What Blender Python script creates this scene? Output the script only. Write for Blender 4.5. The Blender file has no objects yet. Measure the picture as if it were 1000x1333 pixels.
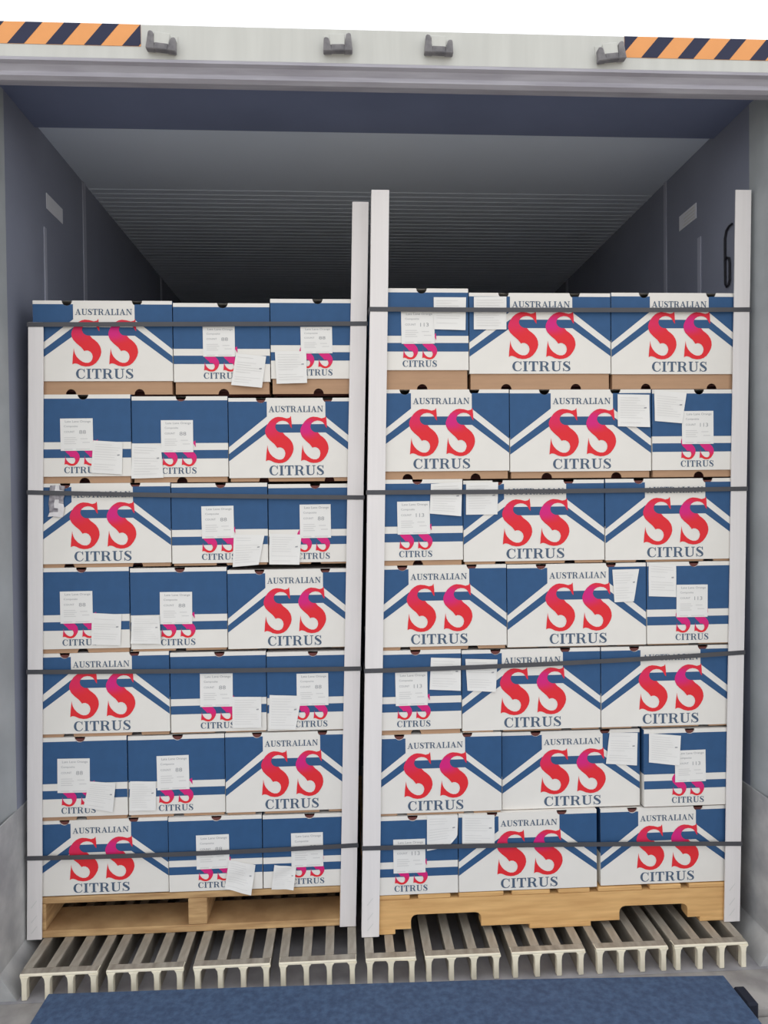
import bpy, bmesh, math, random
from mathutils import Vector
from mathutils.geometry import tessellate_polygon

scene = bpy.context.scene
COL = scene.collection
random.seed(7)

# ------------------------------------------------------------------ camera
cam_data = bpy.data.cameras.new('camera')
cam = bpy.data.objects.new('camera', cam_data)
COL.objects.link(cam)
cam_data.sensor_fit = 'VERTICAL'
cam_data.sensor_height = 36.0
cam_data.lens = 36.0 * 950.0 / 1333.0
cam_data.clip_start = 0.02
YAW, PITCH, ROLL = 0.0543, 0.0166, 0.0105
fwd = Vector((math.sin(YAW) * math.cos(PITCH), math.cos(YAW) * math.cos(PITCH), -math.sin(PITCH)))
rgt = fwd.cross(Vector((0, 0, 1))).normalized()
up = rgt.cross(fwd)
r2 = rgt * math.cos(ROLL) - up * math.sin(ROLL)
u2 = up * math.cos(ROLL) + rgt * math.sin(ROLL)
from mathutils import Matrix
m = Matrix(((r2.x, u2.x, -fwd.x, 0), (r2.y, u2.y, -fwd.y, 0), (r2.z, u2.z, -fwd.z, 1.335), (0, 0, 0, 1)))
cam.matrix_world = m
scene.camera = cam

# ------------------------------------------------------------------ light: one bright overcast sky
world = bpy.data.worlds.new('overcast_sky')
scene.world = world
world.use_nodes = True
bg = world.node_tree.nodes['Background']
bg.inputs['Color'].default_value = (0.95, 0.97, 1.0, 1)
bg.inputs['Strength'].default_value = 1.35
scene.view_settings.view_transform = 'Standard'
scene.view_settings.look = 'None'
scene.view_settings.gamma = 1.0
scene.view_settings.use_curve_mapping = False
scene.view_settings.exposure = 0.10


# ------------------------------------------------------------------ helpers
def srgb(r, g, b):
    f = lambda c: (c / 255 / 12.92) if c / 255 <= 0.04045 else ((c / 255 + 0.055) / 1.055) ** 2.4
    return (f(r), f(g), f(b), 1)


def mat(name, col, rough=0.7, metal=0.0, var=0.0, scale=8.0, col2=None, bump=0.0, bscale=200.0, stretch=None, spec=0.3):
    """Procedural material: a base colour, broken up by noise towards col2, with fine relief."""
    M = bpy.data.materials.new(name)
    M.use_nodes = True
    nt = M.node_tree
    b = nt.nodes['Principled BSDF']
    b.inputs['Roughness'].default_value = rough
    b.inputs['Metallic'].default_value = metal
    b.inputs['Specular IOR Level'].default_value = spec
    tc = nt.nodes.new('ShaderNodeTexCoord')
    src = tc.outputs['Object']
    if stretch:
        mp = nt.nodes.new('ShaderNodeMapping')
        mp.inputs['Scale'].default_value = stretch
        nt.links.new(src, mp.inputs['Vector'])
        src = mp.outputs['Vector']
    if var > 0 or col2:
        n = nt.nodes.new('ShaderNodeTexNoise')
        n.inputs['Scale'].default_value = scale
        n.inputs['Detail'].default_value = 5
        nt.links.new(src, n.inputs['Vector'])
        ramp = nt.nodes.new('ShaderNodeValToRGB')
        ramp.color_ramp.elements[0].position = 0.35
        ramp.color_ramp.elements[1].position = 0.68
        c2 = col2 if col2 else tuple(c * (1 - var) for c in col[:3]) + (1,)
        ramp.color_ramp.elements[0].color = c2
        ramp.color_ramp.elements[1].color = col
        nt.links.new(n.outputs['Fac'], ramp.inputs['Fac'])
        nt.links.new(ramp.outputs['Color'], b.inputs['Base Color'])
    else:
        b.inputs['Base Color'].default_value = col
    if bump > 0:
        n2 = nt.nodes.new('ShaderNodeTexNoise')
        n2.inputs['Scale'].default_value = bscale
        nt.links.new(src, n2.inputs['Vector'])
        bp = nt.nodes.new('ShaderNodeBump')
        bp.inputs['Strength'].default_value = bump
        bp.inputs['Distance'].default_value = 0.002
        nt.links.new(n2.outputs['Fac'], bp.inputs['Height'])
        nt.links.new(bp.outputs['Normal'], b.inputs['Normal'])
    return M


class MB:
    """Collects polygons, boxes and tubes into one mesh."""
    def __init__(s):
        s.v = []; s.f = []; s.mi = []

    def poly(s, pts, mi=0):
        i = len(s.v)
        s.v += [tuple(p) for p in pts]
        s.f.append(tuple(range(i, i + len(pts)))); s.mi.append(mi)

    def box(s, x0, x1, y0, y1, z0, z1, mi=0):
        i = len(s.v)
        s.v += [(x0, y0, z0), (x1, y0, z0), (x1, y1, z0), (x0, y1, z0), (x0, y0, z1), (x1, y0, z1), (x1, y1, z1), (x0, y1, z1)]
        for f in ((0, 3, 2, 1), (4, 5, 6, 7), (0, 1, 5, 4), (1, 2, 6, 5), (2, 3, 7, 6), (3, 0, 4, 7)):
            s.f.append(tuple(i + k for k in f)); s.mi.append(mi)

    def prism(s, a, b, mi=0):
        """Two matching polygons joined by sides, capped."""
        n = len(a); i = len(s.v)
        s.v += [tuple(p) for p in a] + [tuple(p) for p in b]
        s.cap(list(range(i, i + n)), True, mi)
        s.cap(list(range(i + n, i + 2 * n)), False, mi)
        for k in range(n):
            k2 = (k + 1) % n
            s.f.append((i + k, i + k2, i + n + k2, i + n + k)); s.mi.append(mi)

    def cap(s, idx, flip, mi):
        tris = tessellate_polygon([[Vector(s.v[k]) for k in idx]])
        for t in tris:
            t = [idx[k] for k in t]
            s.f.append(tuple(reversed(t)) if flip else tuple(t)); s.mi.append(mi)

    def flat(s, pts2, y, mi=0):
        """A filled outline in the x-z plane that faces -y (may be concave)."""
        i = len(s.v)
        s.v += [(p[0], y, p[1]) for p in pts2]
        for t in tessellate_polygon([[Vector((p[0], p[1], 0)) for p in pts2]]):
            a, b, c = (s.v[i + k] for k in t)
            cr = (b[0] - a[0]) * (c[2] - a[2]) - (b[2] - a[2]) * (c[0] - a[0])
            t = tuple(i + k for k in t)
            s.f.append(t if cr > 0 else (t[0], t[2], t[1])); s.mi.append(mi)

    def tube(s, pts, r, n=6, mi=0):
        rings = []
        for k, p in enumerate(pts):
            p = Vector(p)
            d = (Vector(pts[min(k + 1, len(pts) - 1)]) - Vector(pts[max(k - 1, 0)])).normalized()
            a = d.orthogonal().normalized() if abs(d.x) > .9 else d.cross(Vector((1, 0, 0))).normalized()
            b = d.cross(a)
            rings.append([len(s.v) + q for q in range(n)])
            s.v += [tuple(p + r * (a * math.cos(2 * math.pi * q / n) + b * math.sin(2 * math.pi * q / n))) for q in range(n)]
        for r0, r1 in zip(rings, rings[1:]):
            for q in range(n):
                s.f.append((r0[q], r0[(q + 1) % n], r1[(q + 1) % n], r1[q])); s.mi.append(mi)
        s.f.append(tuple(reversed(rings[0]))); s.mi.append(mi)
        s.f.append(tuple(rings[-1])); s.mi.append(mi)

    def mesh(s, name, mats, recalc=False, bevel=0.0):
        me = bpy.data.meshes.new(name)
        me.from_pydata(s.v, [], s.f)
        for M in (mats if isinstance(mats, (list, tuple)) else [mats]):
            me.materials.append(M)
        for p, k in zip(me.polygons, s.mi):
            p.material_index = k
        if recalc or bevel:
            bm = bmesh.new(); bm.from_mesh(me)
            bmesh.ops.remove_doubles(bm, verts=bm.verts, dist=1e-5)
            bmesh.ops.recalc_face_normals(bm, faces=bm.faces)
            if bevel:
                es = [e for e in bm.edges if len(e.link_faces) == 2 and e.calc_face_angle(0) > 0.6]
                bmesh.ops.bevel(bm, geom=es, offset=bevel, segments=1, affect='EDGES')
            bm.to_mesh(me); bm.free()
        me.update()
        return me


def put(name, me, parent=None, loc=(0, 0, 0), scale=None, rot=None):
    o = bpy.data.objects.new(name, me)
    COL.objects.link(o)
    o.parent = parent
    o.location = loc
    if scale: o.scale = scale
    if rot: o.rotation_euler = rot
    return o


def tag(o, label=None, cat=None, group=None, kind=None):
    if label: o['label'] = label
    if cat: o['category'] = cat
    if group: o['group'] = group
    if kind: o['kind'] = kind
    return o


def thing(name, loc, label, cat, group=None):
    o = bpy.data.objects.new(name, None)
    o.empty_display_size = 0.05
    COL.objects.link(o); o.location = loc
    return tag(o, label, cat, group)


def structure(name, me, label, cat):
    return tag(put(name, me), label, cat, None, 'structure')


# ------------------------------------------------------------------ materials
M = {}
M['liner'] = mat('grp_wall_liner', srgb(140, 144, 160), .55, var=.12, scale=3, bump=.15, bscale=60)
M['ceiling'] = mat('grp_ceiling', srgb(224, 232, 246), .6, var=.04, scale=2)
M['band'] = mat('dark_gasket_band', srgb(122, 130, 158), .6, var=.1, scale=4)
M['jamb'] = mat('grey_jamb', srgb(172, 176, 178), .5, var=.18, scale=6, bump=.2, bscale=40)
M['scuff'] = mat('scuffed_aluminium', srgb(198, 198, 196), .55, .1, col2=srgb(160, 160, 162), scale=9, bump=.3, bscale=50)
M['header'] = mat('white_painted_steel', srgb(206, 206, 200), .5, var=.08, scale=5, stretch=(6, 6, .6))
M['grime'] = mat('grimy_steel', srgb(180, 178, 186), .6, col2=srgb(160, 157, 166), scale=5, stretch=(1, 6, 10))
M['keeper_shade'] = mat('dirty_shaded_keeper_steel', srgb(146, 143, 144), .6, col2=srgb(104, 102, 106), scale=30)  # dirt, plus face shading against the top-lit plate put into the colour
M['orange'] = mat('orange_reflective_film', srgb(238, 164, 100), .45, var=.05, scale=20)
M['navy'] = mat('navy_reflective_film', srgb(40, 44, 72), .45, var=.1, scale=20)
M['alu'] = mat('extruded_aluminium', srgb(182, 175, 162), .5, .25, col2=srgb(146, 138, 126), scale=10, stretch=(4, 1, 4))
M['alu_end'] = mat('bright_front_aluminium', srgb(244, 235, 212), .5, 0, var=.12, scale=20)
M['trough'] = mat('dirty_floor_trough', srgb(172, 170, 174), .6, .1, var=.3, scale=12)
M['sill'] = mat('sill_steel', srgb(178, 174, 170), .6, .1, col2=srgb(146, 142, 140), scale=12, bump=.3, bscale=40)
M['plate'] = mat('blue_painted_plate', srgb(72, 94, 124), .6, col2=srgb(56, 74, 102), scale=60, bump=.5, bscale=180)
M['rubber'] = mat('black_rubber', srgb(34, 38, 52), .8, var=.2)
M['concrete'] = mat('warm_concrete', srgb(196, 188, 174), .9, var=.12, scale=3)
M['white'] = mat('white_lid_board', srgb(232, 228, 221), .7, var=.03, scale=14)
M['kraft'] = mat('kraft_board', srgb(184, 148, 118), .85, var=.08, scale=12, stretch=(1, 1, 8))
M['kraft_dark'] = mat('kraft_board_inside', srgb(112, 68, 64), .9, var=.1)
M['blue'] = mat('blue_print', srgb(50, 88, 131), .6, var=.08, scale=30)
M['ink'] = mat('slate_blue_ink', srgb(80, 98, 120), .6, var=.05)
M['grey_ink'] = mat('grey_ink', srgb(214, 212, 209), .7)
M['dark_ink'] = mat('dark_grey_ink', srgb(160, 160, 162), .7)
M['paper'] = mat('white_paper', srgb(233, 231, 227), .75, var=.02, scale=20)
M['post'] = mat('white_angle_board', srgb(231, 226, 224), .7, var=.04, scale=5, stretch=(20, 20, 1))
M['strap'] = mat('black_strapping', srgb(80, 80, 84), .45, var=.1, scale=20)
M['wood_l'] = mat('weathered_pine', srgb(206, 170, 122), .85, col2=srgb(166, 130, 90), scale=5, stretch=(1.5, 1.5, 14))
M['wood_r'] = mat('fresh_pine', srgb(228, 184, 124), .8, col2=srgb(206, 160, 104), scale=5, stretch=(1.2, 6, 12))
M['placard'] = mat('grey_sticker', srgb(226, 226, 232), .5, var=.04)
M['joint'] = mat('liner_joint', srgb(172, 174, 188), .5, var=.05)
M['black'] = mat('black_wire', srgb(28, 28, 36), .6)
M['foil'] = mat('silver_film', srgb(176, 172, 176), .35, .1, col2=srgb(110, 104, 112), scale=60)
M['foil_light'] = mat('white_film', srgb(226, 222, 222), .4, var=.1, scale=60)


def red_ink(name, lo, hi, amount, band=False):
    """Red offset ink with a magenta overprint in the upper bowl (uv runs over the letter)."""
    R = bpy.data.materials.new(name); R.use_nodes = True
    nt = R.node_tree; b = nt.nodes['Principled BSDF']
    b.inputs['Roughness'].default_value = .6
    b.inputs['Specular IOR Level'].default_value = .3
    uv = nt.nodes.new('ShaderNodeUVMap')
    sp = nt.nodes.new('ShaderNodeSeparateXYZ'); nt.links.new(uv.outputs['UV'], sp.inputs[0])
    mr = nt.nodes.new('ShaderNodeMapRange'); mr.interpolation_type = 'SMOOTHSTEP'
    mr.inputs['From Min'].default_value = lo; mr.inputs['From Max'].default_value = hi
    mr.inputs['To Min'].default_value = 0; mr.inputs['To Max'].default_value = amount
    nt.links.new(sp.outputs['Y'], mr.inputs['Value'])
    mx = nt.nodes.new('ShaderNodeMix'); mx.data_type = 'RGBA'
    mx.inputs[6].default_value = srgb(224, 44, 52); mx.inputs[7].default_value = srgb(212, 34, 124)
    fac = mr.outputs['Result']
    if band:                            # the overprint sits in the left bowl, at the height of the blue bar
        for axis, f0, f1 in (('Y', .98, .80), ('X', .75, .25)):
            m2 = nt.nodes.new('ShaderNodeMapRange'); m2.interpolation_type = 'SMOOTHSTEP'
            m2.inputs['From Min'].default_value = f1; m2.inputs['From Max'].default_value = f0
            m2.inputs['To Min'].default_value = 1; m2.inputs['To Max'].default_value = .15
            nt.links.new(sp.outputs[axis], m2.inputs['Value'])
            mu = nt.nodes.new('ShaderNodeMath'); mu.operation = 'MULTIPLY'
            nt.links.new(fac, mu.inputs[0]); nt.links.new(m2.outputs['Result'], mu.inputs[1]); fac = mu.outputs[0]
    nt.links.new(fac, mx.inputs[0])
    nt.links.new(mx.outputs[2], b.inputs['Base Color'])
    return R


M['red'] = red_ink('red_ink', .45, .75, .4, True)
M['red_over'] = red_ink('red_ink_overprinted', .45, .70, 1.0, True)
M['red_small'] = red_ink('red_ink_pinkish', .05, .42, .95)

# ================================================================== THE SETTING
XL, XR, ZC = -0.993, 1.2775, 2.573
YJ, YD, YB = 2.235, 2.03, 13.5          # jamb back edge, door plane, far wall

# dock floor behind the camera and the blue leveller
b = MB(); b.box(-30, 30, -60, 1.30, -.30, -.06)
structure('floor', b.mesh('dock_floor', M['concrete']), 'warm grey concrete loading dock in front of the container', 'floor')
b = MB(); b.box(-30, 30, 1.3, 60, -1.5, -1.4)
structure('floor', b.mesh('yard_floor', M['concrete']), 'yard ground under the container', 'ground')

# container floor: trough with parallel t-bars, comb ends at the door
b = MB(); b.box(XL - .06, XR + .06, 2.09, YB, -.13, -.076)
floor_c = structure('floor', b.mesh('floor_trough', M['trough']), 'aluminium t-bar floor of the refrigerated container', 'floor')
groups = [(-.931, -.722, 4), (-.690, -.480, 4), (-.445, -.233, 4), (-.200, .016, 4), (.051, .190, 3), (.224, .439, 4), (.480, .692, 4), (.733, .942, 4), (.970, 1.187, 4)]
YT = 2.10
tb = MB()
tb.box(-.013, .013, YT + .03, 5.6, -.006, 0)
tb.box(-.005, .005, YT + .03, 5.6, -.0755, -.006)
tb_me = tb.mesh('t_bar', M['alu'])
for (x0, x1, n) in groups:
    step = (x1 - x0 - .016) / (n - 1)
    e = MB()
    e.box(x0 - .004, x1 + .004, YT + .004, YT + .030, -.0075, 0, 1)
    e.box(x0 - .004, x1 + .004, YT, YT + .004, -.0075, 0)  # rail front takes the paler aluminium, the rest of it the darker
    for k in range(n):
        xc = x0 + .008 + k * step
        # a leg that flares into the rail above it
        prof = [(-.0075, -.0755), (.0075, -.0755), (.0072, -.03), (.009, -.016), (.015, -.0075), (-.015, -.0075), (-.009, -.016), (-.0072, -.03)]
        prof = [(max(x0 - .004 - xc, min(x1 + .004 - xc, p[0])), p[1]) for p in prof]
        e.prism([(xc + p[0], YT, p[1]) for p in prof], [(xc + p[0], YT + .02, p[1]) for p in prof])
        put('t_bar', tb_me, floor_c, (xc, 0, 0))
    put('end_grille', e.mesh('end_grille', [M['alu_end'], M['alu']], recalc=True, bevel=.0015), floor_c)

# sill in front of the floor, stepped
b = MB()
b.box(XL - .08, XR + .10, 1.925, 2.089, -.14, -.076)
sill = structure('trim_1', b.mesh('door_sill', M['sill']), 'scuffed grey steel door sill of the container', 'sill')
b = MB(); b.box(XL - .2, XR + .2, 1.80, 1.922, -.2, -.092)
put('sill_step', b.mesh('sill_step', M['sill'], recalc=True, bevel=.006), sill)
b = MB(); b.box(XL - .2, XR + .2, 1.74, 1.797, -.2, -.10)
put('sill_edge', b.mesh('sill_edge', M['kraft_dark'], recalc=True, bevel=.004), sill)

# side walls, ceiling, far wall
for side, x, sx in (('left', XL, -1), ('right', XR, 1)):
    b = MB()
    b.box(min(x, x + .07 * sx), max(x, x + .07 * sx), YJ, YB, -.13, ZC + .06)
    w = structure('wall_' + side, b.mesh('wall_' + side, M['liner']), 'grey ' + side + ' side wall of the container', 'wall')
    # vertical joint strips of the liner
    for (y, wd) in ((2.52, .018), (2.9, .03), (4.1, .03), (5.3, .03), (6.5, .03)) if side == 'left' else ((2.555, .022), (2.83, .022), (4.1, .03), (5.3, .03), (6.5, .03)):
        s = MB(); s.box(min(x, x - .003 * sx), max(x, x - .003 * sx), y - wd / 2, y + wd / 2, .42, 2.26 if y < 2.6 else ZC)
        put('joint_strip', s.mesh('joint_strip', M['joint']), w)
    # lower scuff liner, and the sloped fillet where it meets the floor
    b = MB()
    prof = [(0, .415), (-.003, .413), (-.003, .0), (-.028, -.04), (-.05, -.0755), (0, -.0755)]
    b.prism([(x + p[0] * sx, YD + .07, p[1]) for p in prof], [(x + p[0] * sx, 7.0, p[1]) for p in prof])
    structure('baseboard_' + side, b.mesh('scuff_liner', M['scuff'], recalc=True), 'scuffed metal kick liner along the ' + side + ' wall', 'baseboard')
    # splayed door jamb with the corner post outside it
    b = MB()
    prof = [(x, YJ), (x + .024 * sx, YD), (x + .20 * sx, YD), (x + .20 * sx, YJ)]
    b.prism([(p[0], p[1], -.10) for p in prof], [(p[0], p[1], 2.575) for p in prof])
    b.prism([(x + .05 * sx, YD - .001, -.1), (x + .20 * sx, YD - .001, -.1), (x + .20 * sx, YD - .05, -.1), (x + .05 * sx, YD - .05, -.1)],
            [(x + .05 * sx, YD - .001, 2.62), (x + .20 * sx, YD - .001, 2.62), (x + .20 * sx, YD - .05, 2.62), (x + .05 * sx, YD - .05, 2.62)])
    structure('trim_%d' % (2 if side == 'left' else 3), b.mesh('door_jamb', M['jamb'], recalc=True), 'pale grey ' + side + ' door jamb of the container', 'jamb')

b = MB()
b.box(XL - .06, XR + .06, 2.455, YB, ZC, ZC + .06)
ceil = structure('ceiling', b.mesh('ceiling', M['ceiling']), 'pale grey container ceiling with fine cross ribs', 'ceiling')
r = MB()
y = 2.95
while y < 7.4:
    r.prism([(XL, y, ZC + .001), (XL, y + .006, ZC - .0018), (XL, y + .016, ZC - .0018), (XL, y + .022, ZC + .001)],
            [(XR, y, ZC + .001), (XR, y + .006, ZC - .0018), (XR, y + .016, ZC - .0018), (XR, y + .022, ZC + .001)])
    y += .042
tag(put('ceiling_ribs', r.mesh('ceiling_ribs', M['ceiling'], recalc=True), ceil), kind='stuff')
b = MB(); b.box(XL - .06, XR + .06, YB, YB + .1, -.13, ZC + .06)
structure('wall_back', b.mesh('wall_back', M['liner']), 'far end wall deep inside the container', 'wall')

# header: white beam, grimy drip ledge and underside, dark band up to the ceiling
HX0, HX1 = -1.20, 1.48
b = MB()
prof = [(2.03, 2.630), (2.03, 2.535), (2.06, 2.535), (2.12, 2.560), (2.12, 2.630)]
b.prism([(HX0, p[0], p[1]) for p in prof], [(HX1, p[0], p[1]) for p in prof])
header = structure('trim_4', b.mesh('header_beam', M['header'], recalc=True, bevel=.002), 'white steel header beam above the container door opening', 'header')
b = MB()
prof = [(2.028, 2.535), (2.014, 2.527), (2.014, 2.519), (2.026, 2.515), (2.036, 2.502), (2.034, 2.489), (2.046, 2.482), (2.075, 2.484), (2.075, 2.562), (2.03, 2.535)]
b.prism([(HX0, p[0], p[1]) for p in prof], [(HX1, p[0], p[1]) for p in prof])
put('drip_ledge', b.mesh('drip_ledge', M['grime'], recalc=True), header)
b = MB(); b.box(XL - .02, XR + .02, 2.075, 2.455, 2.560, 2.62)
structure('trim_5', b.mesh('ceiling_band', M['band']), 'dark ceiling strip just inside the container door header', 'trim')


def hazard(x0, x1, z0, z1, first_dark, pitch):
    """Slanted orange and navy stripes: every band its own clean shape, cut to the sticker."""
    h = z1 - z0; lean = h * .85; half = pitch * .44
    base = MB(); base.box(x0, x1, YD - .0012, YD - .0002, z0, z1)
    t = put('hazard_sticker', base.mesh('hazard_sticker', M['orange']), header)
    s = MB()

    def clip(poly, xc, keep_ge):
        out = []
        for i in range(len(poly)):
            p, q = poly[i], poly[(i + 1) % len(poly)]
            pin = (p[0] >= xc) if keep_ge else (p[0] <= xc)
            qin = (q[0] >= xc) if keep_ge else (q[0] <= xc)
            if pin: out.append(p)
            if pin != qin:
                k = (xc - p[0]) / (q[0] - p[0]); out.append((xc, p[1] + k * (q[1] - p[1])))
        return out
    x = first_dark
    while x < x1:
        pl = [(x, z0), (x + half, z0), (x + half + lean, z1), (x + lean, z1)]
        pl = clip(clip(pl, x0, True), x1, False)
        if len(pl) > 2: s.flat(pl, YD - .0016)
        x += pitch
    put('navy_stripes', s.mesh('navy_stripes', M['navy']), t)
    return t


hazard(-1.12, -.536, 2.570, 2.6285, -1.091, .101)
hazard(.800, 1.36, 2.570, 2.6285, .743, .1045)


def keeper(xc, zc, flip, roll):
    """Cam keeper: a plate with a low bridge and two unequal prongs."""
    t = MB()
    t.box(-.038, .038, -.003, 0, -.028, .024)
    t.box(-.022, .020, -.020, -.003, -.012, .019)
    k = put('cam_keeper', t.mesh('cam_keeper', M['header'], recalc=True, bevel=.0015), header, (xc, YD, zc), rot=(0, roll, 0))
    for s, h in ((-1, .017 if not flip else .006), (1, .006 if not flip else .017)):
        p = MB()
        prof = [(s * .016, -.029), (s * .040, -.029), (s * .037, h), (s * .032, h + .003), (s * .024, h)]
        p.prism([(q[0], -.024, q[1]) for q in prof], [(q[0], -.003, q[1]) for q in prof])
        put('prong', p.mesh('prong', M['keeper_shade'], recalc=True, bevel=.002), k)
    p = MB(); p.box(-.0185, .0185, -.023, -.004, -.028, -.010)
    put('bridge', p.mesh('bridge', M['keeper_shade'], recalc=True, bevel=.002), k)


keeper(-.476, 2.578, False, .10)
keeper(-.004, 2.586, True, -.03)
keeper(.274, 2.587, False, .03)
keeper(.755, 2.579, True, -.12)

# notices on the walls
for side, x, sx, y0, y1, z0, z1 in (('left', XL, 1, 2.537, 2.678, 2.331, 2.383), ('right', XR, -1, 2.577, 2.709, 2.337, 2.392)):
    b = MB(); b.box(min(x, x + .002 * sx), max(x, x + .002 * sx), y0, y1, z0, z1)
    n = tag(put('wall_notice', b.mesh('wall_notice', M['placard'])), 'small pale rectangular notice sticker high on the %s container wall' % side, 'sticker')
    if side == 'left': continue
    p = MB(); random.seed(3)
    for i in range(4):
        ln = random.uniform(.6, .9)
        zz = z1 - (i + .7) * (z1 - z0) / 4.6
        xx = x + .0026 * sx
        p.poly([(xx, y0 + .01, zz), (xx, y0 + .01 + ln * (y1 - y0 - .02), zz), (xx, y0 + .01 + ln * (y1 - y0 - .02), zz - .005), (xx, y0 + .01, zz - .005)])
    put('notice_print', p.mesh('notice_print', M['grey_ink']), n)

# bent black wire on the right wall, half hidden behind the corner board
hx = XR - .006
k = MB()
k.tube([(hx, 2.325, 2.222), (hx, 2.345, 2.221), (hx, 2.362, 2.212), (hx, 2.371, 2.190), (hx, 2.371, 2.150), (hx, 2.371, 2.118)], .0035)
k.tube([(hx, 2.371, 2.118), (hx, 2.360, 2.124), (hx, 2.346, 2.118), (hx, 2.342, 2.100), (hx, 2.342, 2.045), (hx, 2.350, 2.030), (hx, 2.362, 2.028), (hx, 2.370, 2.040), (hx, 2.371, 2.10), (hx, 2.371, 2.118)], .0035)
tag(put('wall_hook', k.mesh('wall_hook', M['black'])), 'thin black bent wire hook on right container wall beside the corner board', 'hook')

# dock leveller: the blue lip that lies on the sill
lev = thing('dock_leveller', (.11, 1.6, -.05), 'blue painted steel dock leveller plate in front of the container floor', 'ramp')
b = MB()
top = [(-.838, 2.057), (-.30, 2.047), (.40, 2.030), (1.064, 2.002), (1.064, .2), (-.86, .2)]
b.prism([(x - .11, y - 1.6, .002) for x, y in top], [(x - .11, y - 1.6, .022) for x, y in top])
put('lip_plate', b.mesh('lip_plate', M['plate'], recalc=True, bevel=.003), lev)
b = MB(); b.box(-.86 - .11, 1.064 - .11, -2.6, -1.402, -.004, .02)
put('deck_plate', b.mesh('deck_plate', M['plate'], recalc=True, bevel=.003), lev)
for x0, x1, y1 in ((-.895, -.842, 1.945), (1.069, 1.104, 1.965)):
    b = MB(); b.box(x0 - .11, x1 - .11, y1 - .075 - 1.6, y1 - 1.6, -.04, .016)
    put('rubber_stop', b.mesh('rubber_stop', M['rubber'], recalc=True, bevel=.006), lev)

# ================================================================== PALLETS
FL, FR = 2.27, 2.21                     # front planes of the two loads
pal = thing('wooden_pallet', (-.478, FL, 0), 'weathered wooden pallet with open fork slots, left, under the cartons', 'pallet', 'wooden pallets under the cartons')
def board(name, parent, x0, x1, y0, y1, z0, z1, m_, o=(0, 0, 0)):
    q = MB(); q.box(x0 - o[0], x1 - o[0], y0 - o[1], y1 - o[1], z0 - o[2], z1 - o[2])
    return put(name, q.mesh(name, m_, recalc=True, bevel=.002), parent)
oL = (-.478, FL, 0)
for x0, x1 in ((-.974, -.930), (-.498, -.440), (-.028, .016)):
    board('stringer', pal, x0, x1, FL + .004, FL + 1.15, .0225, .1045, M['wood_l'], oL)
for i in range(8):
    y = FL + .004 + i * .15
    board('deck_board', pal, -.975, .017, y, y + .10, .105, .125, M['wood_l'], oL)
for y in (0, .36, .70, 1.02):
    board('bottom_board', pal, -.975, .017, FL + .003 + y, FL + .003 + y + .135, .0005, .022, M['wood_l'], oL)

pal2 = thing('wooden_pallet', (.62, FR, 0), 'pale wooden pallet with two notched fork openings, right, under the cartons', 'pallet', 'wooden pallets under the cartons')
oR = (.62, FR, 0)
def notch(x0, x1):                      # fork notch with rounded shoulders, left to right along the bottom edge
    z0, z1, r_ = .0165, .060, .018
    p = [(x0, z0), (x0, z1 - r_)]
    for a in (150, 120, 90): p.append((x0 + r_ + r_ * math.cos(math.radians(a)), z1 - r_ + r_ * math.sin(math.radians(a))))
    for a in (90, 60, 30): p.append((x1 - r_ + r_ * math.cos(math.radians(a)), z1 - r_ + r_ * math.sin(math.radians(a))))
    return p + [(x1, z1 - r_), (x1, z0)]
prof = [(.0475, .0165)] + notch(.190, .408) + notch(.843, 1.061) + [(1.205, .0165), (1.205, .1075), (.0475, .1075)]
for y in (FR + .004, FR + .48, FR + .95):
    q = MB()
    q.prism([(x - .62, y - FR, z) for x, z in prof], [(x - .62, y - FR + .042, z) for x, z in prof])
    put('stringer', q.mesh('stringer', M['wood_r'], recalc=True), pal2)
x = .0475
for i, wd in enumerate((.14, .10, .14, .12, .10, .14, .10, .138)):
    board('deck_board', pal2, x, x + wd, FR + .003, FR + .99, .108, .1215, M['wood_r'], oR)
    x += wd + .0255
for x0, x1 in ((.0475, .142), (.559, .753), (1.10, 1.205)):
    board('bottom_board', pal2, x0, x1, FR + .004, FR + .99, .0005, .016, M['wood_r'], oR)

# ================================================================== LETTERING
def cr(pts, n=5):
    """Catmull-Rom through (x, y, w) points."""
    out = []
    P = [pts[0]] + list(pts) + [pts[-1]]
    for i in range(1, len(P) - 2):
        for k in range(n):
            t = k / n
            out.append(tuple(.5 * (2 * P[i][j] + (P[i + 1][j] - P[i - 1][j]) * t + (2 * P[i - 1][j] - 5 * P[i][j] + 4 * P[i + 1][j] - P[i + 2][j]) * t * t
                                   + (3 * P[i][j] - P[i - 1][j] - 3 * P[i + 1][j] + P[i + 2][j]) * t ** 3) for j in range(3)))
    return out + [tuple(pts[-1])]


def ribbon(pts, n=5):
    c = cr(pts, n)
    L, R = [], []
    for i, p in enumerate(c):
        a, d = c[max(i - 1, 0)], c[min(i + 1, len(c) - 1)]
        dx, dy = d[0] - a[0], d[1] - a[1]
        l = math.hypot(dx, dy) or 1
        nx, ny = -dy / l * p[2] / 2, dx / l * p[2] / 2
        L.append((p[0] + nx, p[1] + ny)); R.append((p[0] - nx, p[1] - ny))
    return L + R[::-1]


def R_(x0, x1, y0, y1): return [(x0, y0), (x1, y0), (x1, y1), (x0, y1)]


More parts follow.
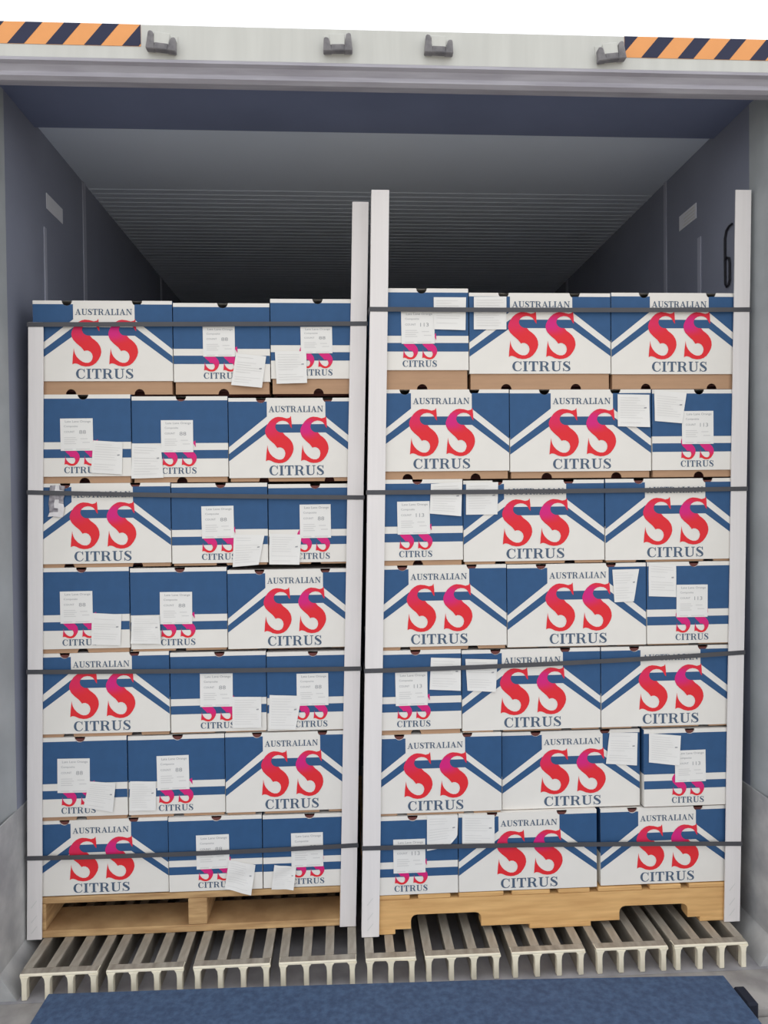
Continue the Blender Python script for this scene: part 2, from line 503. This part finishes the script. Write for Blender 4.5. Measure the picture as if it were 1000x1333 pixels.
SH = .07
GLYPH = {
    'I': (.44, [R_(.11, .33, SH, 1 - SH), R_(0, .44, 0, SH), R_(0, .44, 1 - SH, 1)]),
    'T': (.84, [R_(.31, .53, SH, .91), R_(0, .84, .91, 1), [(0, .91), (0, .64), (.045, .64), (.12, .91)], [(.84, .91), (.72, .91), (.795, .64), (.84, .64)], R_(.19, .65, 0, SH)]),
    'R': (.98, [R_(.1, .31, SH, 1 - SH), R_(0, .42, 0, SH), R_(0, .31, 1 - SH, 1),
                ribbon([(.31, .965, .07), (.5, .963, .07), (.68, .88, .13), (.73, .74, .21), (.66, .58, .13), (.5, .505, .075), (.31, .5, .075)]),
                ribbon([(.46, .49, .1), (.62, .40, .2), (.69, .22, .21), (.76, .06, .15), (.87, .03, .06), (.98, .11, .04)])]),
    'U': (.96, [R_(.1, .31, .3, 1 - SH), R_(.74, .82, .3, 1 - SH), R_(0, .42, 1 - SH, 1), R_(.62, .95, 1 - SH, 1),
                ribbon([(.205, .32, .21), (.24, .13, .18), (.46, .035, .085), (.69, .1, .08), (.775, .24, .08), (.78, .32, .08)])]),
    'S': (.72, [ribbon([(.62, .72, .03), (.55, .88, .06), (.36, .965, .07), (.17, .88, .13), (.14, .70, .2), (.35, .53, .25), (.58, .33, .2), (.57, .13, .14), (.37, .035, .07), (.17, .10, .06), (.07, .29, .03)]),
                R_(.585, .645, .68, 1.0), R_(.03, .09, 0, .33)]),
    'C': (.88, [ribbon([(.80, .66, .03), (.70, .88, .06), (.48, .965, .07), (.24, .84, .16), (.14, .5, .23), (.24, .16, .16), (.48, .035, .07), (.71, .1, .07), (.84, .30, .05)]),
                R_(.765, .825, .64, 1.0)]),
    'A': (1.02, [[(.13, SH), (.205, SH), (.53, .9), (.5, 1.0), (.47, 1.0)], [(.47, 1.0), (.56, 1.0), (.91, SH), (.68, SH), (.43, .86)], R_(.24, .72, .29, .36), R_(0, .34, 0, SH), R_(.58, 1.02, 0, SH)]),
    'L': (.80, [R_(.1, .31, SH, 1 - SH), R_(0, .42, 1 - SH, 1), R_(0, .80, 0, SH), [(.64, SH), (.80, SH), (.80, .38), (.755, .38)]]),
    'N': (1.04, [R_(.13, .21, SH, .93), R_(.83, .91, .1, 1 - SH), [(.08, 1), (.33, 1), (.91, .12), (.91, 0), (.80, 0)], R_(0, .34, 0, SH), R_(.70, 1.04, 1 - SH, 1)]),
}


def word(mb, text, x0, x1, z0, z1, y, gap=.09):
    tw = sum(GLYPH[c][0] for c in text) + gap * (len(text) - 1)
    sx = (x1 - x0) / tw; sz = z1 - z0; x = x0
    for c in text:
        w_, polys = GLYPH[c]
        for i, pl in enumerate(polys):
            mb.flat([(x + p[0] * sx, z0 + p[1] * sz) for p in pl], y - i * 2e-5)
        x += (w_ + gap) * sx


# the big display S, as an outline on a unit box (x right, y down)
S_PX = [(480, 283), (466, 303), (430, 312), (380, 298), (330, 293), (296, 300), (262, 318), (230, 345), (204, 380), (185, 418), (178, 450), (184, 485), (200, 517), (235, 553), (285, 595), (308, 624), (318, 637),
        (335, 630), (360, 631), (386, 645), (404, 668), (411, 697), (404, 728), (388, 752), (362, 765), (330, 765), (300, 755), (262, 730), (232, 697), (214, 664), (207, 637), (203, 604),
        (198, 645), (191, 695), (184, 783), (204, 772), (222, 772), (244, 778), (282, 797), (330, 806), (372, 803), (412, 790), (446, 766), (476, 728), (497, 688), (506, 650), (503, 614), (492, 580), (468, 545), (436, 516), (410, 498), (384, 468),
        (350, 466), (326, 455), (306, 436), (296, 408), (300, 384), (315, 362), (342, 344), (378, 336), (412, 340), (440, 353), (460, 376), (474, 404), (489, 421), (487, 350)]
S_UNIT = [((x - 178) / 328, 1 - (y - 283) / 523) for x, y in S_PX]


def s_mesh(name, w_, h_, material):
    q = MB(); q.flat([(p[0] * w_, p[1] * h_) for p in S_UNIT], 0)
    me = q.mesh(name, material)
    uv = me.uv_layers.new(name='UVMap')
    for l in me.loops:
        v = me.vertices[l.vertex_index].co
        uv.data[l.index].uv = (v.x / w_, v.z / h_)
    return me


def text_mesh(s, size, material):
    c = bpy.data.curves.new('label_text', 'FONT')
    c.body = s; c.size = size; c.resolution_u = 2
    o = bpy.data.objects.new('label_text', c); COL.objects.link(o)
    dg = bpy.context.evaluated_depsgraph_get()
    me = bpy.data.meshes.new_from_object(o.evaluated_get(dg))
    bpy.data.objects.remove(o)
    return [(tuple(v.co) for v in me.vertices), [tuple(p.vertices) for p in me.polygons]]


def add_text(mb, s, size, x, z, y, width=None):
    vs, fs = text_mesh(s, size, None)
    vs = list(vs)
    mx = max(v[0] for v in vs); k = (width / mx) if width else 1
    i = len(mb.v)
    mb.v += [(x + v[0] * k, y, z + v[1]) for v in vs]
    for f in fs:
        mb.f.append(tuple(i + q for q in f)); mb.mi.append(0)


# ================================================================== CARTONS
WN, HN = {'L': .437, 'S': .295}, .26     # nominal lid faces, scaled a little for each carton
DEP = {'L': .295, 'S': .437}
NOTCH = {'L': [.243, .747], 'S': [.512]}
NR = .0165


def edge_with_notches(W, x0, x1, z, zc, centres, sign):
    """Points from x0 to x1 along height z, dipping round half-disc notches centred on height zc."""
    out = [(x0, z)]
    for u in centres:
        xc = u * W
        dz = abs(z - zc)
        if dz >= NR or xc - NR < x0 or xc + NR > x1: continue
        a0 = math.acos(math.sqrt(max(0, 1 - (dz / NR) ** 2)))
        for k in range(9):
            a = a0 + (math.pi - 2 * a0) * k / 8
            out.append((xc - NR * math.cos(a), zc + sign * NR * math.sin(a)))
    return out + [(x1, z)]


def lid_mesh(kind):
    W, H, D = WN[kind], HN, DEP[kind]
    q = MB()
    top = edge_with_notches(W, 0, W, H, H, NOTCH[kind], -1)
    out = [(0, 0), (W, 0)] + top[::-1]
    q.flat(out, 0)                                             # printed front panel
    q.flat([(p[0], p[1]) for p in out], .004)                  # its inner face
    q.poly([(0, 0, 0), (0, .004, 0), (W, .004, 0), (W, 0, 0)])
    for a, b_ in zip(top, top[1:]):                            # board thickness along the top edge and the notches
        q.poly([(a[0], 0, a[1]), (b_[0], 0, b_[1]), (b_[0], .004, b_[1]), (a[0], .004, a[1])])
    q.poly([(0, .004, H), (W, .004, H), (W, D, H), (0, D, H)])
    zb = H * .42
    for x in (0, W):
        q.poly([(x, 0, 0), (x, D, 0), (x, D, zb), (x, 0, zb)])
        q.poly([(x, 0, zb), (x, D, zb), (x, D, H), (x, 0, H)], 1)
    q.poly([(0, D, 0), (W, D, 0), (W, D, H), (0, D, H)])
    return q.mesh('lid_' + ('long' if kind == 'L' else 'short'), [M['white'], M['blue']])


def base_mesh(kind):
    W, H, D = WN[kind] - .008, .25, DEP[kind] - .008
    q = MB()
    bot = edge_with_notches(W, 0, W, 0, 0, [u if kind == 'S' else u + .012 for u in NOTCH[kind]], 1)
    q.flat(bot + [(W, .225), (0, .225)], 0)
    q.poly([(0, 0, .225), (W, 0, .225), (W, 0, H), (0, 0, H)], 1)
    q.flat(bot + [(W, H), (0, H)], .003, 1)
    for x in (0, W):
        q.poly([(x, 0, 0), (x, D, 0), (x, D, H), (x, 0, H)])
    q.poly([(0, D, 0), (W, D, 0), (W, D, H), (0, D, H)])
    q.poly([(0, 0, .012), (W, 0, .012), (W, D, .012), (0, D, .012)], 1)
    q.poly([(0, .05, 0), (W, .05, 0), (W, .05, H), (0, .05, H)], 1)
    return q.mesh('base_' + ('long' if kind == 'L' else 'short'), [M['kraft'], M['kraft_dark']])


def blue_mesh(kind):
    W, H = WN[kind], HN
    q = MB()
    P = lambda u, v: (u * W, (1 - v) * H)
    if kind == 'L':
        a, c = .2875, .729
        zt = H * (1 - .045)  # white print margin above also stands in for the sky-lit fold edge
        q.flat(edge_with_notches(W, 0, a * W, zt, H, NOTCH['L'], -1) + [P(a, .232), P(0, .615)], 0)
        q.flat(edge_with_notches(W, c * W, W, zt, H, NOTCH['L'], -1) + [P(1, .605), P(c, .236)], 0)
        q.flat([P(0, .70), P(a, .33), P(c, .33), P(1, .694), P(1, .783), P(c, .435), P(a, .435), P(0, .79)], 0)
    else:
        q.flat(edge_with_notches(W, 0, W, H * (1 - .05), H, NOTCH['S'], -1) + [P(1, .58), P(0, .58)], 0)  # same white margin, drawn for the fold catching the sky
        q.flat([P(0, .667), P(1, .667), P(1, .773), P(0, .773)], 0)
    return q.mesh('blue_print', M['blue'])


def words_mesh(kind, what):
    W, H = WN[kind], HN
    q = MB()
    if kind == 'L':
        if what == 'citrus': word(q, 'CITRUS', .299 * W, .715 * W, .03 * H, .153 * H, 0)
        else: word(q, 'AUSTRALIAN', .301 * W, .712 * W, .822 * H, .898 * H, 0, .07)
    else:
        word(q, 'CITRUS', .306 * W, .668 * W, .04 * H, .118 * H, 0)
    return q.mesh(what + '_lettering', M['ink'])


LID = {k: lid_mesh(k) for k in 'LS'}
BASE = {k: base_mesh(k) for k in 'LS'}
BLUE = {k: blue_mesh(k) for k in 'LS'}
CIT = {k: words_mesh(k, 'citrus') for k in 'LS'}
AUS = words_mesh('L', 'australian')
SW, SHT = .2127 * WN['L'], .594 * HN
BIG = [s_mesh('letter_s', SW, SHT, M['red']), s_mesh('letter_s_overprinted', SW, SHT, M['red_over'])]
sw2, sh2 = .160 * WN['S'], .325 * HN
SMALL = s_mesh('letter_s_small', sw2, sh2, M['red_small'])

LW, LH = .098, .1005                     # count label
lab_me = MB(); lab_me.box(0, LW, -.0006, 0, 0, LH)
lab_me = lab_me.mesh('count_label', M['paper'])


def label_print(count):
    q = MB(); y = -.0009
    add_text(q, 'Late Lane Orange', .0095, .014, .088, y, .078)
    add_text(q, 'Composite', .0085, .011, .0735, y, .042)
    add_text(q, 'COUNT', .0085, .011, .056, y, .032)
    for i, (x0, x1) in enumerate(((.011, .046), (.011, .05), (.011, .043), (.011, .047))):
        q.poly([(x0, y, .042 - i * .0062), (x1, y, .042 - i * .0062), (x1, y, .0395 - i * .0062), (x0, y, .0395 - i * .0062)], 1)
    for (x0, x1, z) in ((.06, .082, .0385), (.066, .088, .027), (.01, .036, .006), (.046, .088, .006)):
        q.poly([(x0, y, z), (x0 + (x1 - x0), y, z), (x1, y, z - .0028), (x0, y, z - .0028)], 1)
    add_text(q, count, .0165, .056 if count == '88' else .052, .0525, y, .021 if count == '88' else .029)
    return q.mesh('label_print', [M['dark_ink'], M['grey_ink']])


LPR = {'L': label_print('88'), 'R': label_print('113')}


def paper(parent, quad, seed, crumple, cut):
    """A thin sheet through four corners, slightly curled, with faint printed lines."""
    rd = random.Random(seed)
    TL, TR, BR, BL = quad
    def at(u, v):
        x = (TL[0] * (1 - u) + TR[0] * u) * (1 - v) + (BL[0] * (1 - u) + BR[0] * u) * v
        z = (TL[1] * (1 - u) + TR[1] * u) * (1 - v) + (BL[1] * (1 - u) + BR[1] * u) * v
        return x, z
    cu, cv = rd.random(), rd.random()
    amp = .0022 + .003 * rd.random()
    if crumple: amp += .004
    ph = [rd.uniform(0, 6) for _ in range(4)]
    def off(u, v):
        base = .0020 + amp * (max(0, u * cu + v * cv - .55 * (cu + cv)) ** 1.5 * 2.2)
        wv = (.0012 + (.0025 if crumple else 0)) * (1 + math.sin(ph[0] + 7 * u + 4 * v) * math.sin(ph[1] + 5 * v - 3 * u))
        return -(base + wv * .6)
    n = 9
    q = MB()
    grid = []
    for j in range(n + 1):
        row = []
        for i in range(n + 1):
            u, v = i / n, j / n
            if cut and u + v > 1.72:
                s = (u + v - 1.72) / 2; u -= s; v -= s
            x, z = at(u, v)
            row.append(len(q.v)); q.v.append((x, off(u, v), z))
        grid.append(row)
    for j in range(n):
        for i in range(n):
            q.f.append((grid[j][i], grid[j + 1][i], grid[j + 1][i + 1], grid[j][i + 1])); q.mi.append(0)
    me = q.mesh('paper_sheet', M['paper'])
    for p in me.polygons: p.use_smooth = True
    sh = put('paper_sheet', me, parent)
    pr = MB()
    for k in range(11):
        v = .10 + k * .077
        if rd.random() < .12: continue
        u1 = rd.uniform(.55, .93)
        cells = 5
        for c in range(cells):
            ua = .08 + (u1 - .08) * c / cells; ub = .08 + (u1 - .08) * (c + 1) / cells
            pts = []
            for (uu, vv) in ((ua, v), (ub, v), (ub, v + .013), (ua, v + .013)):
                x, z = at(uu, vv); pts.append((x, off(uu, vv) - .0006, z))
            pr.poly(pts)
    pts = []
    for (uu, vv) in ((.83, .39), (.91, .38), (.91, .42), (.83, .43)):
        x, z = at(uu, vv); pts.append((x, off(uu, vv) - .0007, z))
    pr.poly(pts, 1)
    put('paper_print', pr.mesh('paper_print', [M['grey_ink'], M['dark_ink']]), sh)


CARTONS = [
    ('L',0,0,'L', -0.937, -0.518, 1.665, 1.95, 1.706, None, None),
    ('L',0,1,'S', -0.518, -0.222, 1.665, 1.944, 1.703, (0.091, 0.188, 1.78, 1.872), [(0.191, 1.79), (0.283, 1.781), (0.269, 1.684), (0.175, 1.693)]),
    ('L',0,2,'S', -0.222, 0.074, 1.665, 1.957, 1.712, (0.094, 0.191, 1.789, 1.871), [(0.014, 1.796), (0.11, 1.796), (0.112, 1.698), (0.018, 1.696)]),
    ('L',1,0,'S', -0.94, -0.647, 1.395, 1.665, 1.416, (0.082, 0.179, 1.494, 1.592), [(0.18, 1.525), (0.267, 1.519), (0.264, 1.421), (0.171, 1.427)]),
    ('L',1,1,'S', -0.647, -0.354, 1.395, 1.659, 1.412, (0.089, 0.186, 1.488, 1.586), [(0.001, 1.516), (0.088, 1.51), (0.095, 1.41), (-0.002, 1.408)]),
    ('L',1,2,'L', -0.354, 0.068, 1.395, 1.653, 1.407, None, None),
    ('L',2,0,'L', -0.955, -0.531, 1.138, 1.395, 1.15, None, None),
    ('L',2,1,'S', -0.531, -0.236, 1.138, 1.392, 1.146, (0.093, 0.191, 1.222, 1.321), [(0.19, 1.233), (0.284, 1.231), (0.265, 1.139), (0.185, 1.133)]),
    ('L',2,2,'S', -0.236, 0.059, 1.138, 1.387, 1.144, (0.098, 0.194, 1.219, 1.323), [(0.004, 1.234), (0.102, 1.23), (0.095, 1.137), (0.002, 1.139)]),
    ('L',3,0,'S', -0.955, -0.66, 0.876, 1.138, 0.89, (0.087, 0.184, 0.968, 1.066), [(0.182, 0.999), (0.27, 0.993), (0.266, 0.898), (0.178, 0.902)]),
    ('L',3,1,'S', -0.66, -0.364, 0.876, 1.133, 0.884, (0.09, 0.188, 0.96, 1.059), [(0.006, 0.987), (0.089, 0.985), (0.094, 0.9), (0.001, 0.902)]),
    ('L',3,2,'L', -0.364, 0.058, 0.876, 1.123, 0.879, None, None),
    ('L',4,0,'L', -0.965, -0.543, 0.618, 0.876, 0.629, None, None),
    ('L',4,1,'S', -0.543, -0.247, 0.618, 0.87, 0.623, (0.091, 0.191, 0.701, 0.804), [(0.19, 0.73), (0.279, 0.728), (0.278, 0.632), (0.189, 0.634)]),
    ('L',4,2,'S', -0.247, 0.048, 0.618, 0.866, 0.621, (0.093, 0.191, 0.698, 0.798), [(0.009, 0.734), (0.108, 0.729), (0.088, 0.625), (0.005, 0.628)]),
    ('L',5,0,'S', -0.97, -0.675, 0.361, 0.618, 0.374, (0.084, 0.181, 0.449, 0.554), [(0.18, 0.482), (0.26, 0.475), (0.25, 0.385), (0.161, 0.402)]),
    ('L',5,1,'S', -0.675, -0.378, 0.361, 0.615, 0.371, (0.089, 0.187, 0.446, 0.552), [(0.007, 0.477), (0.085, 0.474), (0.084, 0.385), (0.003, 0.385)]),
    ('L',5,2,'L', -0.378, 0.044, 0.361, 0.616, 0.37, None, None),
    ('L',6,0,'L', -0.978, -0.555, 0.126, 0.361, 0.129, None, None),
    ('L',6,1,'S', -0.555, -0.266, 0.126, 0.36, 0.129, (0.086, 0.187, 0.197, 0.303), [(0.186, 0.224), (0.267, 0.206), (0.253, 0.114), (0.171, 0.136)]),
    ('L',6,2,'S', -0.266, 0.026, 0.126, 0.357, 0.129, (0.089, 0.188, 0.192, 0.299), [(0.036, 0.202), (0.104, 0.196), (0.095, 0.127), (0.026, 0.126)]),
    ('R',0,0,'S', 0.088, 0.385, 1.669, 1.975, 1.728, (0.091, 0.192, 1.807, 1.906), [(0.19, 1.948), (0.289, 1.948), (0.286, 1.848), (0.19, 1.851)]),
    ('R',0,1,'L', 0.385, 0.826, 1.669, 1.963, 1.717, None, [(0.016, 1.95), (0.116, 1.951), (0.115, 1.851), (0.015, 1.851)]),
    ('R',0,2,'L', 0.826, 1.262, 1.669, 1.965, 1.715, None, None),
    ('R',1,0,'L', 0.07, 0.508, 1.396, 1.669, 1.421, None, None),
    ('R',1,1,'L', 0.508, 0.952, 1.396, 1.668, 1.417, None, [(0.337, 1.653), (0.437, 1.651), (0.437, 1.551), (0.337, 1.554)]),
    ('R',1,2,'S', 0.952, 1.248, 1.396, 1.667, 1.418, (0.095, 0.195, 1.498, 1.6), [(0.007, 1.666), (0.109, 1.656), (0.094, 1.562), (0.009, 1.57)]),
    ('R',2,0,'S', 0.067, 0.362, 1.134, 1.396, 1.15, (0.094, 0.193, 1.229, 1.329), [(0.197, 1.382), (0.293, 1.387), (0.288, 1.283), (0.192, 1.292)]),
    ('R',2,1,'L', 0.362, 0.803, 1.134, 1.391, 1.143, None, [(0.01, 1.384), (0.109, 1.386), (0.106, 1.287), (0.009, 1.287)]),
    ('R',2,2,'L', 0.803, 1.24, 1.134, 1.392, 1.141, None, None),
    ('R',3,0,'L', 0.06, 0.495, 0.875, 1.134, 0.886, None, None),
    ('R',3,1,'L', 0.495, 0.933, 0.875, 1.132, 0.878, None, [(0.33, 1.112), (0.414, 1.113), (0.397, 1.013), (0.336, 1.011)]),
    ('R',3,2,'S', 0.933, 1.228, 0.875, 1.133, 0.879, (0.094, 0.193, 0.961, 1.062), [(0.006, 1.133), (0.093, 1.125), (0.093, 1.024), (0.006, 1.028)]),
    ('R',4,0,'S', 0.055, 0.353, 0.616, 0.875, 0.631, (0.095, 0.193, 0.706, 0.808), [(0.204, 0.852), (0.296, 0.848), (0.294, 0.749), (0.199, 0.754)]),
    ('R',4,1,'L', 0.353, 0.788, 0.616, 0.871, 0.622, None, [(0.012, 0.845), (0.112, 0.841), (0.105, 0.742), (0.018, 0.747)]),
    ('R',4,2,'L', 0.788, 1.224, 0.616, 0.871, 0.622, None, None),
    ('R',5,0,'L', 0.045, 0.476, 0.367, 0.616, 0.375, None, None),
    ('R',5,1,'L', 0.476, 0.916, 0.367, 0.611, 0.37, None, [(0.342, 0.602), (0.431, 0.599), (0.428, 0.497), (0.33, 0.505)]),
    ('R',5,2,'S', 0.916, 1.21, 0.367, 0.611, 0.37, (0.105, 0.203, 0.445, 0.544), [(0.022, 0.601), (0.123, 0.591), (0.117, 0.498), (0.021, 0.51)]),
    ('R',6,0,'S', 0.04, 0.338, 0.122, 0.366, 0.125, (0.098, 0.196, 0.192, 0.296), [(0.202, 0.368), (0.298, 0.365), (0.294, 0.275), (0.201, 0.258)]),
    ('R',6,1,'L', 0.338, 0.773, 0.122, 0.367, 0.125, None, [(0.013, 0.366), (0.113, 0.362), (0.112, 0.262), (0.012, 0.267)]),
    ('R',6,2,'L', 0.773, 1.205, 0.122, 0.365, 0.125, None, None),
]
POST = {  # outer x at the foot, outer x at the top, height, which way the front flange runs
    'a': (-.983, -.945, 1.882, .044, FL, 'white cardboard corner board at far left edge of left pallet'),
    'b': (.021, .086, 2.254, -.050, FL, 'white cardboard corner board on right edge of left pallet, shorter of the middle two'),
    'c': (.038, .093, 2.266, .053, FR, 'white cardboard corner board on left edge of right pallet, taller of the middle two'),
    'd': (1.224, 1.267, 2.280, -.0495, FR, 'white cardboard corner board at far right edge of right pallet')}


def outer(key, z):
    xb, xt, h, *_ = POST[key]
    return xb + (xt - xb) * z / h


LAYER = ['top layer', 'second layer', 'third layer', 'fourth layer', 'fifth layer', 'sixth layer', 'bottom layer']
PLACE = ['leftmost', 'middle', 'rightmost']
PALLET = {'L': 'left pallet', 'R': 'right pallet'}
for n_, (side, row, col_, kind, x0, x1, zb, zt, zl, lab, pap) in enumerate(CARTONS):
    rd = random.Random(n_ + 40)
    xs = x0
    x0 += .0015; x1 -= .0015
    a_, c_ = ('a', 'b') if side == 'L' else ('c', 'd')
    x0 = max(x0, outer(a_, zt) + .006); x1 = min(x1, outer(c_, zb) - .006)   # stay inside the corner boards
    w_ = x1 - x0
    yf = (FL if side == 'L' else FR) + .001 + rd.choice((0, 0, .001, .003, .004))
    if (side, row, col_) == ('R', 5, 1): yf += .013; x0 += .002; w_ -= .002
    if (side, row, col_) == ('R', 5, 2): x0 += .005; w_ -= .005
    if (side, row, col_) == ('R', 6, 2): yf += .002; x0 += .011; w_ -= .011
    if lab is None: look = 'long side out, big letters'
    else: look = 'short end out with count label'
    extra = ' and paper' if (pap and lab is None) else ''
    label = 'carton, %s%s, %s of %s, %s' % (look, extra, PLACE[col_], LAYER[row], PALLET[side])
    t = thing('citrus_carton', (x0, yf, zb), label, 'box', 'citrus cartons stacked on the ' + PALLET[side])
    k = w_ / WN[kind]
    bh = min(.255, zt - zb - .006)
    put('base', BASE[kind], t, (.004 * k, .0045, .0005), (k, 1, bh / .25))
    lid = put('lid', LID[kind], t, (0, 0, zl - zb), (k, 1, (zt - zl) / HN))
    put('blue_print', BLUE[kind], lid, (0, -.0003, 0))
    put('citrus_lettering', CIT[kind], lid, (0, -.0006, 0))
    if kind == 'L':
        put('australian_lettering', AUS, lid, (0, -.0006, 0))
        put('red_letter', BIG[0], lid, (.2725 * WN['L'], -.0009, .181 * HN))
        put('red_letter', BIG[1], lid, (.5375 * WN['L'], -.0009, .181 * HN))
    else:
        put('red_letter', SMALL, lid, (.310 * WN['S'], -.0009, .130 * HN))
        put('red_letter', SMALL, lid, (.510 * WN['S'], -.0009, .130 * HN))
    if lab:
        l = put('count_label', lab_me, t, (lab[0] + xs - x0, -.0014, lab[2] - zb), ((lab[1] - lab[0]) / LW, 1, (lab[3] - lab[2]) / LH), (0, rd.uniform(-.012, .012), 0))
        put('label_print', LPR[side], l)
    if pap:
        paper(t, [(p[0] + xs - x0, p[1] - zb) for p in pap], n_, (side, row, col_) in (('L', 3, 1), ('L', 6, 1), ('L', 6, 2)), (side, row, col_) == ('R', 6, 0))

# ================================================================== CORNER BOARDS AND STRAPS
T_ = .004
for key, (xb, xt, h, wd, yf, label) in POST.items():
    s = 1 if wd > 0 else -1
    f0 = yf - .006
    q = MB()
    def ring(x, z):
        return [(x, f0, z), (x + wd, f0, z), (x + wd, f0 + T_, z), (x + s * T_, f0 + T_, z), (x + s * T_, f0 + .05, z), (x, f0 + .05, z)]
    seg = 8
    rings = [ring(xb + (xt - xb) * i / seg + .0004 * math.sin(i * 2.1), .002 + (h - .002) * i / seg) for i in range(seg + 1)]
    base_i = []
    for rr in rings:
        base_i.append(len(q.v)); q.v += rr
    for i in range(seg):
        for k in range(6):
            k2 = (k + 1) % 6
            q.f.append((base_i[i] + k, base_i[i] + k2, base_i[i + 1] + k2, base_i[i + 1] + k)); q.mi.append(0)
    q.cap(list(range(base_i[0], base_i[0] + 6)), True, 0)
    q.cap(list(range(base_i[-1], base_i[-1] + 6)), False, 0)
    o = tag(put('corner_board', q.mesh('corner_board', M['post'], recalc=True)), label, 'corner board', 'corner boards at the pallet edges')
    if key != 'b':
        # scuff marks printed near the foot
        p = MB()
        xc = xb + wd * .5
        for z in (.055, .10, .012 + .01):
            p.flat([(xc - .010, z), (xc + .008, z + .022), (xc + .010, z + .021), (xc - .007, z - .001)], f0 - .0005)
        put('scuff_mark', p.mesh('scuff_mark', M['grey_ink']), o)


def strap(side, zl, zr, sag, label):
    a, c = ('a', 'b') if side == 'L' else ('c', 'd')
    yf = (FL if side == 'L' else FR) - .0065
    xl, xr = outer(a, zl) - .0022, outer(c, zr) + .0022
    hw, th = .0068, .0010
    path = [(xl, yf + .30, zl - .004), (xl, yf + .1, zl), (xl, yf, zl)]
    N = 14
    for i in range(1, N):
        u = i / N
        path.append((xl + (xr - xl) * u, yf, zl + (zr - zl) * u - sag * 4 * u * (1 - u)))
    path += [(xr, yf, zr), (xr, yf + .1, zr), (xr, yf + .30, zr - .004)]
    q = MB(); idx = []
    for i, p in enumerate(path):
        p = Vector(p)
        d0 = (p - Vector(path[i - 1])).normalized() if i else None
        d1 = (Vector(path[i + 1]) - p).normalized() if i < len(path) - 1 else None
        def nrm(d):
            v = d.cross(Vector((0, 0, 1))); return v.normalized()
        n = nrm(d0 or d1) if not (d0 and d1) else (nrm(d0) + nrm(d1)) / max(.5, (nrm(d0) + nrm(d1)).length_squared / 2)
        idx.append(len(q.v))
        for dz in (-hw, hw):
            q.v.append((p.x, p.y, p.z + dz)); w2 = p + n * th; q.v.append((w2.x, w2.y, w2.z + dz))
    for i, j in zip(idx, idx[1:]):
        for (k0, k1) in ((0, 1), (1, 3), (3, 2), (2, 0)):
            q.f.append((i + k0, j + k0, j + k1, i + k1)); q.mi.append(0)
    for i in (idx[0], idx[-1]):
        q.f.append((i, i + 1, i + 3, i + 2)); q.mi.append(0)
    return tag(put('packing_strap', q.mesh('packing_strap', M['strap'], recalc=True)), label, 'strap', 'black straps round the carton stacks')


for side, zl, zr, sag, lay in (('L', 1.8745, 1.880, 0, 'top'), ('L', 1.369, 1.343, .002, 'third'), ('L', .824, .811, .002, 'fifth'), ('L', .254, .258, .006, 'bottom'),
                               ('R', 1.909, 1.912, .002, 'top'), ('R', 1.358, 1.358, .002, 'third'), ('R', .817, .848, .006, 'fifth'), ('R', .276, .247, -.004, 'bottom')):
    strap(side, zl, zr, sag, 'black plastic strap across the %s carton layer of the %s' % (lay, PALLET[side]))

# crinkled silver film tucked behind the strap on the left pallet
q = MB(); rd = random.Random(5)
n = 7
for j in range(n + 1):
    for i in range(4):
        u, v = i / 3, j / n
        q.v.append((-.897 + .006 * (1 - v) + .044 * u + rd.uniform(-.002, .002), FL - .0035 + rd.uniform(-.0012, .0012), 1.388 - .094 * v + rd.uniform(-.002, .002)))
for j in range(n):
    for i in range(3):
        a = j * 4 + i
        q.f.append((a, a + 4, a + 5, a + 1)); q.mi.append(1 if (i == 1 and j % 3 != 2) or j == n - 1 or (i == 2 and j in (1, 4, 5)) else 0)
film = thing('film_scrap', (0, 0, 0), 'crinkled silver plastic film tucked behind the strap, third layer, left pallet', 'film')
film.location = (-.875, FL - .0035, 1.294)
fo = put('film', q.mesh('film', [M['foil'], M['foil_light']]), film)
for v in fo.data.vertices: v.co = v.co - Vector(film.location)
